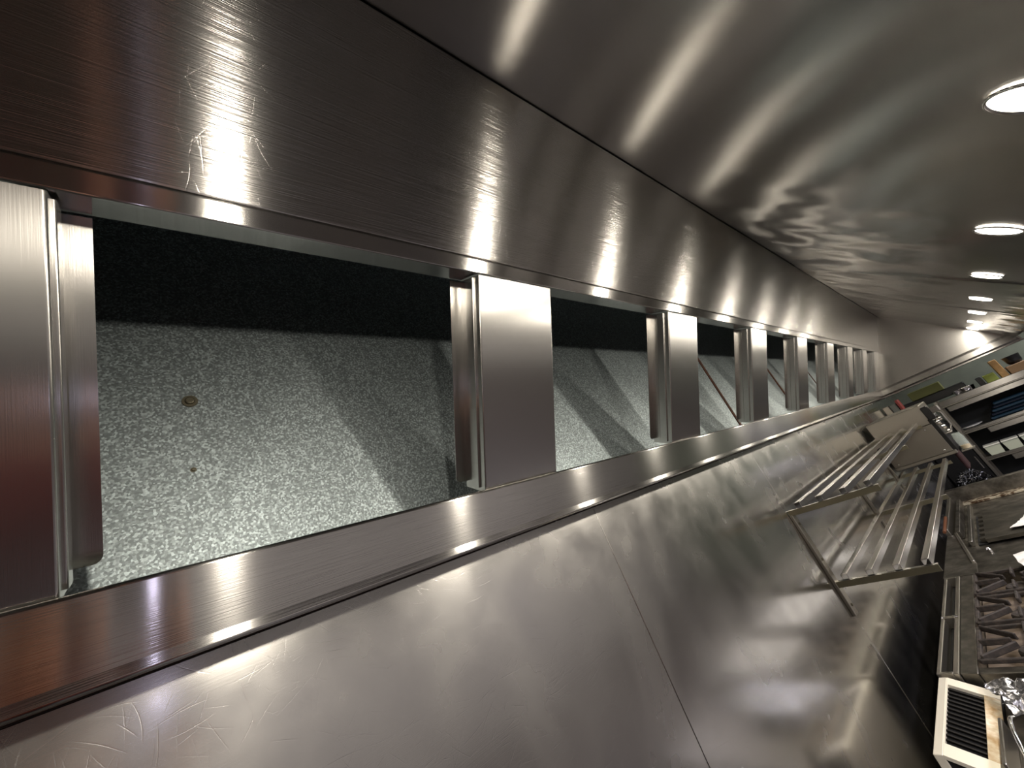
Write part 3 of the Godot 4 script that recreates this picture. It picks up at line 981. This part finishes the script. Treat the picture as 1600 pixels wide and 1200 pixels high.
# ------------------------------------------------------------------ beyond the hood end
func _pot(c: Vector3, r: float, h: float) -> MB:
	var mb := MB.new()
	mb.lathe([Vector2(0, 0), Vector2(r * 0.7, 0), Vector2(r * 0.92, h * 0.25), Vector2(r, h), Vector2(r * 1.08, h), Vector2(r * 1.06, h * 0.97), Vector2(r * 0.88, h * 0.28), Vector2(r * 0.66, h * 0.06), Vector2(0, h * 0.06)], 28, Transform3D(Basis.IDENTITY, c))
	return mb

func build_kitchen() -> void:
	var x := 7.30
	var o := thing("shelving_unit", Vector3(x + 0.22, 0, 1.15), "steel shelving unit with double bright edge bars beyond the hood end", "shelving")
	for z in [0.385, 2.05]:
		for xx in [x - 0.02, x + 0.44]:
			part("post", boxmb(Vector3(xx, 0.0, z - 0.014), Vector3(xx + 0.028, 1.66, z + 0.014), Vector3.UP, 0.003), M.equip, o)
	for s in [[1.575, 0.070], [1.215, 0.035], [0.87, 0.03], [0.25, 0.03]]:
		var y: float = s[0]
		part("shelf", boxmb(Vector3(x, y - 0.012, 0.40), Vector3(x + 0.44, y, 2.04), Vector3(0, 0, 1), 0.002), M.equip, o)
		part("edge_bar", boxmb(Vector3(x - 0.004, y, 0.40), Vector3(x + 0.016, y + s[1], 2.04), Vector3(0, 0, 1), 0.004), M.edge, o)
		part("edge_bar", boxmb(Vector3(x - 0.006, y - 0.075, 0.44 if y > 1.5 else 0.60), Vector3(x + 0.012, y - 0.016, 2.04), Vector3(0, 0, 1), 0.004), M.edge, o)
	part("added_dark_back", boxmb(Vector3(x + 0.445, 0.05, 0.40), Vector3(x + 0.455, 1.57, 2.04), Vector3(0, 0, 1), 0.001), M.navy_matt, o)  # dark sheet added so the lower shelf levels read as darkness
	# things on the top level
	single("olive_box", Vector3(x + 0.5, 1.76, 0.36), boxmb(Vector3(x + 0.30, 1.76, 0.20), Vector3(x + 0.5, 1.875, 0.54), Vector3(0, 0, 1), 0.006), M.olive, "long olive green box on the dark ledge behind the salamander", "box")
	single("dark_ledge", Vector3(x + 0.4, 1.70, 0.4), boxmb(Vector3(x + 0.28, 1.66, 0.06), Vector3(x + 0.75, 1.757, 0.72), Vector3(0, 0, 1), 0.006), M.black, "dark ledge carrying the olive box beyond the hood end", "ledge")
	single("lime_box", Vector3(x + 0.1, 1.646, 0.93), boxmb(Vector3(x + 0.05, 1.5765, 0.885), Vector3(x + 0.25, 1.735, 0.985), Vector3(0, 0, 1), 0.004), M.lime, "lime green upright box on the top shelf", "box")
	single("black_tin", Vector3(x + 0.1, 1.646, 0.83), boxmb(Vector3(x + 0.05, 1.5765, 0.82), Vector3(x + 0.2, 1.74, 0.87), Vector3(0, 0, 1), 0.004), M.black, "narrow black tin beside the lime green box", "tin")
	single("wooden_board", Vector3(x + 0.15, 1.646, 1.04), boxmb(Vector3(x + 0.08, 1.5765, 1.01), Vector3(x + 0.30, 1.86, 1.075), Vector3.UP, 0.006), M.wood, "upright pale wooden board on the top shelf", "board")
	single("cardboard_box", Vector3(x + 0.15, 1.646, 1.18), boxmb(Vector3(x + 0.06, 1.5765, 1.09), Vector3(x + 0.32, 1.73, 1.26), Vector3.UP, 0.004), M.card, "brown cardboard box beside the wooden board", "box")
	single("dark_pot", Vector3(x + 0.2, 1.73, 1.2), _pot(Vector3(x + 0.18, 1.733, 1.19), 0.07, 0.10), M.black, "dark pot standing on the brown cardboard box", "pot")
	single("steel_bowl", Vector3(x + 0.2, 1.575, 0.70), _pot(Vector3(x + 0.13, 1.577, 0.68), 0.10, 0.12), M.chrome, "shiny steel bowl on the top shelf", "bowl")
	# second level: trays and a plate
	for k in 6:
		single("serving_tray", Vector3(x + 0.2, 1.215 + 0.035 * k, 0.95), boxmb(Vector3(x + 0.03, 1.217 + 0.036 * k, 0.66 + 0.025 * k), Vector3(x + 0.36, 1.246 + 0.036 * k, 1.50), Vector3(0, 0, 1), 0.010), M.navy if k % 2 == 0 else M.teal, ["dark blue tray at the bottom of the tray stack", "teal tray second in the tray stack", "dark blue tray third in the tray stack", "teal tray fourth in the tray stack", "dark blue tray fifth in the tray stack", "teal tray on top of the tray stack"][k], "tray", "stacked trays on the second shelf")
	var mb := MB.new()
	mb.lathe([Vector2(0.0, 0.0), Vector2(0.06, 0.0), Vector2(0.10, 0.016), Vector2(0.10, 0.02), Vector2(0.058, 0.006), Vector2(0.0, 0.006)], 28, Transform3D(Basis.IDENTITY, Vector3(x + 0.1, 1.252, 0.505)), true)
	single("white_plate", Vector3(x + 0.1, 1.25, 0.505), mb, M.white, "white plate on the edge of the second shelf", "plate")
	# third level: tubs
	for k in 4:
		var z := 0.52 + 0.155 * k
		var tb := MB.new()
		tb.plate(PackedVector2Array([Vector2(-0.055, 0.0), Vector2(0.055, 0.0), Vector2(0.068, 0.125), Vector2(-0.068, 0.125)]), 0.16, Transform3D(Basis(Vector3(0, 0, 1), Vector3.UP, Vector3.LEFT), Vector3(x + 0.19, 0.872, z)))
		var t := thing("food_tub", Vector3(x + 0.1, 0.872, z), "pale plastic food tub with lid, %s from the shelving post" % ["first", "second", "third", "fourth"][k], "tub", "tubs on the third shelf")
		part("tub", tb, M.tub, t)
		part("lid", boxmb(Vector3(x + 0.02, 0.998, z - 0.072), Vector3(x + 0.20, 1.010, z + 0.072), Vector3(0, 0, 1), 0.004), M.label, t)
	# bags and clutter left of the post
	for b in [[7.04, 0.70, 0.18, 0.18, "shiny black bin bag on top of the black crate"], [6.62, 0.36, 0.27, 0.20, "shiny black bin bag on the floor beside the black crate"]]:
		var bag := MB.new()
		var nz := FastNoiseLite.new()
		nz.seed = 5; nz.frequency = 0.016
		var f := func(u: float, w: float) -> Vector3:
			var d := Vector3(cos(u * TAU) * sin(w * PI), cos(w * PI), sin(u * TAU) * sin(w * PI))
			return Vector3(b[0], b[1], b[2] + 0.02) + d * b[3] * (0.8 + 0.35 * absf(nz.get_noise_3dv(d * 100.0)))
		bag.grid(f, 36, 24, 0.6, 0.4, Vector3.ZERO)
		single("bin_bag", Vector3(b[0], 0, b[2]), bag, M.bag, b[4], "bag", "black bags under the shelving")
	# crates the bags lie on
	single("black_crate", Vector3(7.15, 0, 0.25), boxmb(Vector3(6.85, 0.0, 0.03), Vector3(7.25, 0.50, 0.36), Vector3.RIGHT, 0.01), M.black, "black plastic crate under the shiny bin bags", "crate")
	var bin := thing("added_dark_cabinet", Vector3(7.5, 0, 0.2), "added tall black cabinet that darkens the corner behind the bin bags", "cabinet")  # made-up dark filler: blacks out the wall left of the post
	part("body", boxmb(Vector3(7.29, 0.0, 0.004), Vector3(7.72, 1.42, 0.366), Vector3.UP, 0.006), M.black, bin)
	part("door", boxmb(Vector3(7.276, 0.05, 0.012), Vector3(7.2885, 1.40, 0.360), Vector3.UP, 0.003), M.black, bin)
	part("handle", boxmb(Vector3(7.262, 0.80, 0.325), Vector3(7.275, 0.95, 0.337), Vector3.UP, 0.003), M.chrome, bin)
	# behind the salamander, on a small wall ledge
	single("wall_ledge", Vector3(6.6, 1.70, 0.1), boxmb(Vector3(6.35, 1.685, 0.001), Vector3(6.84, 1.70, 0.26), Vector3.RIGHT, 0.002), M.equip_light, "pale wall ledge behind the salamander", "ledge")
	single("steel_canister", Vector3(6.6, 1.70, 0.03), boxmb(Vector3(6.50, 1.701, 0.012), Vector3(6.58, 1.84, 0.075), Vector3.UP, 0.006), M.equip_light, "square steel canister on the pale wall ledge", "canister")
	single("olive_tin", Vector3(6.6, 1.70, 0.12), boxmb(Vector3(6.52, 1.701, 0.082), Vector3(6.62, 1.835, 0.145), Vector3.UP, 0.004), M.grey, "grey tin between the canister and the red folder", "tin")
	single("red_folder", Vector3(6.6, 1.70, 0.18), boxmb(Vector3(6.50, 1.701, 0.155), Vector3(6.70, 1.865, 0.178), Vector3.UP, 0.002), M.red, "red folder standing upright on the pale wall ledge", "folder")
	# oil jar and red cloth by the salamander's front
	var j := thing("oil_jar", Vector3(4.86, 1.338, 0.492), "small glass jar of yellow oil by the salamander front", "jar")
	mb = MB.new()
	mb.lathe([Vector2(0.0, 0.0), Vector2(0.030, 0.0), Vector2(0.032, 0.006), Vector2(0.032, 0.10), Vector2(0.026, 0.12), Vector2(0.026, 0.135)], 20, Transform3D(Basis.IDENTITY, Vector3(4.86, 1.338, 0.492)))
	part("glass", mb, M.jar, j)
	mb = MB.new()
	mb.lathe([Vector2(0.0, 0.002), Vector2(0.029, 0.002), Vector2(0.029, 0.030), Vector2(0.0, 0.030)], 20, Transform3D(Basis.IDENTITY, Vector3(4.86, 1.338, 0.492)))
	part("oil", mb, M.oil, j)
	part("stand", boxmb(Vector3(4.80, 1.328, 0.452), Vector3(4.92, 1.3375, 0.535), Vector3.RIGHT, 0.002), M.equip, j)
	single("maroon_cloth", Vector3(5.2, 1.16, 0.40), boxmb(Vector3(5.05, 1.16, 0.385), Vector3(5.30, 1.33, 0.41), Vector3.RIGHT, 0.008), M.maroon, "maroon cloth hanging below the salamander tray", "cloth")

# ------------------------------------------------------------------ the one who holds the phone (outside the frame, mirrored in the steel)
var _f := PackedFloat32Array()
var _dim := Vector3i.ZERO
var _lo := Vector3.ZERO
var _cell := 0.014

func bone(a: Vector3, b: Vector3, ra: float, rb: float, k: float) -> void:
	var r := maxf(ra, rb) + 0.07
	var mn := ((a.min(b) - Vector3.ONE * r - _lo) / _cell).floor()
	var mx := ((a.max(b) + Vector3.ONE * r - _lo) / _cell).ceil()
	var ab := b - a
	var l2 := maxf(ab.length_squared(), 1e-8)
	for z in range(maxi(int(mn.z), 0), mini(int(mx.z), _dim.z)):
		for y in range(maxi(int(mn.y), 0), mini(int(mx.y), _dim.y)):
			for x in range(maxi(int(mn.x), 0), mini(int(mx.x), _dim.x)):
				var p := _lo + Vector3(x, y, z) * _cell
				var t := clampf((p - a).dot(ab) / l2, 0.0, 1.0)
				var d := p.distance_to(a + ab * t) - lerpf(ra, rb, t)
				var at := (z * _dim.y + y) * _dim.x + x
				var e := _f[at]
				var h := maxf(k - absf(d - e), 0.0) / k
				_f[at] = minf(d, e) - h * h * k * 0.25

func field(lo: Vector3, hi: Vector3, cell: float) -> void:
	_lo = lo
	_cell = cell
	_dim = Vector3i(((hi - lo) / cell).ceil())
	_f.resize(_dim.x * _dim.y * _dim.z)
	_f.fill(0.3)

func nets() -> MB:
	var mb := MB.new()
	var ids := {}
	var sx := 1
	var sy := _dim.x
	var sz := _dim.x * _dim.y
	var off := [0, sx, sy, sx + sy, sz, sz + sx, sz + sy, sz + sx + sy]
	for z in _dim.z - 1:
		for y in _dim.y - 1:
			for x in _dim.x - 1:
				var at := (z * _dim.y + y) * _dim.x + x
				if _f[at] > 0.12:
					continue
				var inside := 0
				for o in off:
					if _f[at + o] < 0.0:
						inside += 1
				if inside == 0 or inside == 8:
					continue
				var c := Vector3.ZERO
				var n := 0
				for e in [[0, 1], [0, 2], [0, 4], [1, 3], [1, 5], [2, 3], [2, 6], [3, 7], [4, 5], [4, 6], [5, 7], [6, 7]]:
					var fa := _f[at + off[e[0]]]
					var fb := _f[at + off[e[1]]]
					if (fa < 0.0) != (fb < 0.0):
						var t := fa / (fa - fb)
						var pa := Vector3(e[0] & 1, (e[0] >> 1) & 1, e[0] >> 2)
						var pb := Vector3(e[1] & 1, (e[1] >> 1) & 1, e[1] >> 2)
						c += pa.lerp(pb, t)
						n += 1
				var g := Vector3(_f[at + 1] + _f[at + sy + 1] + _f[at + sz + 1] + _f[at + sz + sy + 1] - _f[at] - _f[at + sy] - _f[at + sz] - _f[at + sz + sy], _f[at + sy] + _f[at + sy + 1] + _f[at + sz + sy] + _f[at + sz + sy + 1] - _f[at] - _f[at + 1] - _f[at + sz] - _f[at + sz + 1], _f[at + sz] + _f[at + sz + 1] + _f[at + sz + sy] + _f[at + sz + sy + 1] - _f[at] - _f[at + 1] - _f[at + sy] - _f[at + sy + 1])
				ids[at] = mb.vert(_lo + (Vector3(x, y, z) + c / n) * _cell, g.normalized(), Vector2(x * _cell, y * _cell))
	for at in ids:
		for ax in [[sx, sy, sz], [sy, sz, sx], [sz, sx, sy]]:
			if (_f[at] < 0.0) == (_f[at + ax[0]] < 0.0):
				continue
			var q := [at, at - ax[1], at - ax[1] - ax[2], at - ax[2]]
			if ids.has(q[1]) and ids.has(q[2]) and ids.has(q[3]):
				mb.tri(ids[q[0]], ids[q[1]], ids[q[2]]); mb.tri(ids[q[0]], ids[q[2]], ids[q[3]])
	return mb

func build_person() -> void:
	var at := Vector3(-0.32, 0.14, 1.14)
	var stool := thing("step_stool", Vector3(at.x, 0, at.z), "low grey step stool under the photographer's shoes", "stool")
	part("tread", boxmb(at + Vector3(-0.26, -0.034, -0.26), at + Vector3(0.26, -0.010, 0.16), Vector3.RIGHT, 0.006), M.grey, stool)
	for x in [-0.22, 0.22]:
		for z in [-0.22, 0.12]:
			part("leg", boxmb(Vector3(at.x + x - 0.018, 0, at.z + z - 0.018), Vector3(at.x + x + 0.018, at.y - 0.0345, at.z + z + 0.018), Vector3.UP, 0.004), M.grey, stool)
	var cam := Vector3(0, 1.9, 0.8)
	var body := thing("person", at, "person in a dark red long sleeved shirt and dark trousers holding up a phone", "person")
	var sh := [Vector3(-0.500, 1.480, 1.100), Vector3(-0.120, 1.480, 1.090)]
	var el := [Vector3(-0.400, 1.410, 0.870), Vector3(-0.030, 1.400, 0.890)]
	var wr := [Vector3(-0.165, 1.765, 0.925), Vector3(-0.005, 1.755, 0.925)]
	# shirt: trunk and sleeves
	field(Vector3(-0.700, 0.880, 0.740), Vector3(0.140, 1.660, 1.360), 0.014)
	bone(Vector3(-0.400, 1.020, 1.150), Vector3(-0.240, 1.020, 1.150), 0.115, 0.115, 0.06)
	bone(Vector3(-0.400, 1.330, 1.100), Vector3(-0.230, 1.330, 1.100), 0.125, 0.125, 0.06)
	bone(Vector3(-0.320, 1.040, 1.150), Vector3(-0.315, 1.380, 1.100), 0.13, 0.135, 0.08)
	bone(sh[0], sh[1], 0.072, 0.072, 0.08)
	for s in 2:
		bone(sh[s], el[s], 0.066, 0.052, 0.04)
		bone(el[s], el[s].lerp(wr[s], 0.88), 0.050, 0.038, 0.02)
	var shirt := nets()
	# trousers and shoes
	field(Vector3(-0.620, 0.100, 0.880), Vector3(-0.020, 1.120, 1.360), 0.016)
	for s in [-1.0, 1.0]:
		var hip := Vector3(-0.32 + 0.095 * s, 0.96, 1.15)
		var knee := Vector3(-0.32 + 0.11 * s, 0.58, 1.12)
		var foot := Vector3(-0.32 + 0.115 * s, 0.24, 1.16)
		bone(hip, knee, 0.105, 0.075, 0.05)
		bone(knee, foot, 0.074, 0.058, 0.04)
	bone(Vector3(-0.400, 1.000, 1.150), Vector3(-0.240, 1.000, 1.150), 0.112, 0.112, 0.06)
	var legs := nets()
	field(Vector3(-0.620, 0.100, 0.820), Vector3(-0.020, 0.340, 1.360), 0.012)
	for s in [-1.0, 1.0]:
		bone(Vector3(-0.32 + 0.115 * s, 0.24, 1.165), Vector3(-0.32 + 0.115 * s, 0.195, 1.19), 0.05, 0.05, 0.03)
		bone(Vector3(-0.32 + 0.115 * s, 0.187, 1.19), Vector3(-0.32 + 0.125 * s, 0.181, 0.97), 0.046, 0.040, 0.04)
	var shoes := nets()
	# head, neck and hands
	field(Vector3(-0.460, 1.460, 0.860), Vector3(-0.140, 1.940, 1.240), 0.008)
	bone(Vector3(-0.310, 1.500, 1.100), Vector3(-0.305, 1.640, 1.070), 0.060, 0.055, 0.03)
	bone(Vector3(-0.300, 1.780, 1.060), Vector3(-0.300, 1.810, 1.080), 0.088, 0.090, 0.04)
	bone(Vector3(-0.298, 1.710, 1.030), Vector3(-0.296, 1.680, 1.015), 0.062, 0.045, 0.05)
	bone(Vector3(-0.294, 1.765, 0.972), Vector3(-0.292, 1.725, 0.952), 0.010, 0.015, 0.02)
	for s in [-1.0, 1.0]:
		bone(Vector3(-0.30 + 0.088 * s, 1.765, 1.065), Vector3(-0.30 + 0.094 * s, 1.73, 1.06), 0.016, 0.012, 0.012)
		bone(Vector3(-0.296 + 0.035 * s, 1.785, 0.982), Vector3(-0.296 + 0.018 * s, 1.787, 0.974), 0.012, 0.010, 0.014)
	bone(Vector3(-0.318, 1.695, 0.968), Vector3(-0.272, 1.695, 0.970), 0.008, 0.008, 0.012)
	var head := nets()
	var skin := part("body", head, M.skin, body)
	for s in 2:
		var grip: Vector3 = cam + CAM_B * 0.062 - CAM_U * 0.12 + CAM_R * (-0.155 if s == 0 else 0.03)
		field(grip - Vector3.ONE * 0.2, grip + Vector3.ONE * 0.2, 0.007)
		bone(el[s].lerp(wr[s], 0.84), wr[s], 0.030, 0.028, 0.02)
		bone(wr[s], grip, 0.030, 0.034, 0.03)
		for k in 4:
			var root: Vector3 = grip + CAM_R * (0.016 * (k - 1.5)) + CAM_U * 0.02
			var mid: Vector3 = root + CAM_U * (0.034 + 0.004 * (1 if k in [1, 2] else 0)) + CAM_B * 0.004
			bone(root, mid, 0.010, 0.009, 0.008)
			bone(mid, mid + CAM_U * 0.024 - CAM_B * 0.024, 0.009, 0.008, 0.006)
		var th: Vector3 = grip + CAM_R * (0.03 if s == 0 else -0.03)
		bone(grip, th + CAM_U * 0.01, 0.018, 0.012, 0.015)
		bone(th + CAM_U * 0.01, th + CAM_U * 0.045, 0.011, 0.009, 0.008)
		part("hand", nets(), M.skin, skin)
	part("shirt", shirt, M.shirt, body)
	part("trousers", legs, M.denim, body)
	part("shoes", shoes, M.black, body)
	field(Vector3(-0.440, 1.660, 0.920), Vector3(-0.160, 1.950, 1.240), 0.010)
	bone(Vector3(-0.300, 1.805, 1.085), Vector3(-0.300, 1.825, 1.090), 0.098, 0.098, 0.03)
	bone(Vector3(-0.300, 1.750, 1.125), Vector3(-0.300, 1.710, 1.115), 0.07, 0.05, 0.05)
	part("hair", nets(), M.hair, body)
	# phone: its back lies just behind the lens, with a small torch beside it
	var ph := thing("phone", cam, "black phone with its small white torch lit, held up under the hood", "phone")
	var xf := Transform3D(Basis(CAM_R, CAM_U, CAM_B), cam - CAM_R * 0.060 - CAM_U * 0.022 + CAM_B * 0.012)
	var mb := MB.new()
	mb.box(Vector3(-0.074, -0.036, 0.0), Vector3(0.074, 0.036, 0.008), Vector3.RIGHT, 0.003, xf)
	part("case", mb, M.black, ph)
	mb = MB.new()
	var led := cam - CAM_R * 0.058 + CAM_B * 0.0115
	mb.lathe([Vector2(0.004, 0.0), Vector2(0.003, 0.0008), Vector2(0.0, 0.001)], 14, Transform3D(Basis(CAM_R, -CAM_B, CAM_U), led))
	part("torch_lamp", mb, M.torch, ph)
	var l := OmniLight3D.new()
	l.name = "torch_light"
	l.light_energy = TORCH_ENERGY
	l.light_color = Color(0.90, 0.88, 1.0)
	l.light_size = 0.004
	l.omni_range = 6.0
	l.omni_attenuation = 2.0
	l.shadow_enabled = true
	l.position = led - CAM_B * 0.003 - cam
	ph.add_child(l, true)

const TORCH_ENERGY := 0.0025
const CAM_R := Vector3(0.753966, -0.358940, 0.550180)
const CAM_U := Vector3(0.025054, 0.852625, 0.521922)
const CAM_B := Vector3(-0.656436, -0.379727, 0.651843)

# ------------------------------------------------------------------ all of it
const ANISO := -1.0
const LAMP_ENERGY := 0.5

func _ready() -> void:
	rng.seed = 7
	buckle.seed = 9
	buckle.frequency = 0.02
	buckle.fractal_octaves = 2
	var cam := Camera3D.new()
	cam.name = "camera"
	# lens 612 px on a 1200 px high frame; rolled, looking along and up the hood
	cam.fov = rad_to_deg(2.0 * atan(600.0 / 612.0))
	cam.near = 0.01
	cam.far = 60.0
	cam.transform = Transform3D(Basis(CAM_R, CAM_U, CAM_B), Vector3(0, 1.9, 0.8))
	add_child(cam)
	cam.current = true
	var we := WorldEnvironment.new()
	var env := Environment.new()
	env.background_mode = Environment.BG_COLOR
	env.background_color = Color(0.0, 0.0, 0.0)
	env.tonemap_mode = Environment.TONE_MAPPER_LINEAR
	env.tonemap_exposure = 1.45
	env.sdfgi_enabled = true
	env.ssao_enabled = true
	env.ssil_enabled = true
	we.environment = env
	add_child(we)
	make_materials()
	more_materials()
	build_room()
	room_light(Vector3(0.6, 3.1, 3.2), ROOM_ENERGY * 3.5, "in front of the open end of the hood")
	room_light(Vector3(4.0, 3.1, 3.2), ROOM_ENERGY * 3.5, "in front of the range")
	room_light(Vector3(7.6, 3.1, 2.2), ROOM_ENERGY * 1.6, "over the steel shelving unit")
	build_hood()
	build_hood_lamps()
	build_equipment()
	build_kitchen()
	build_person()
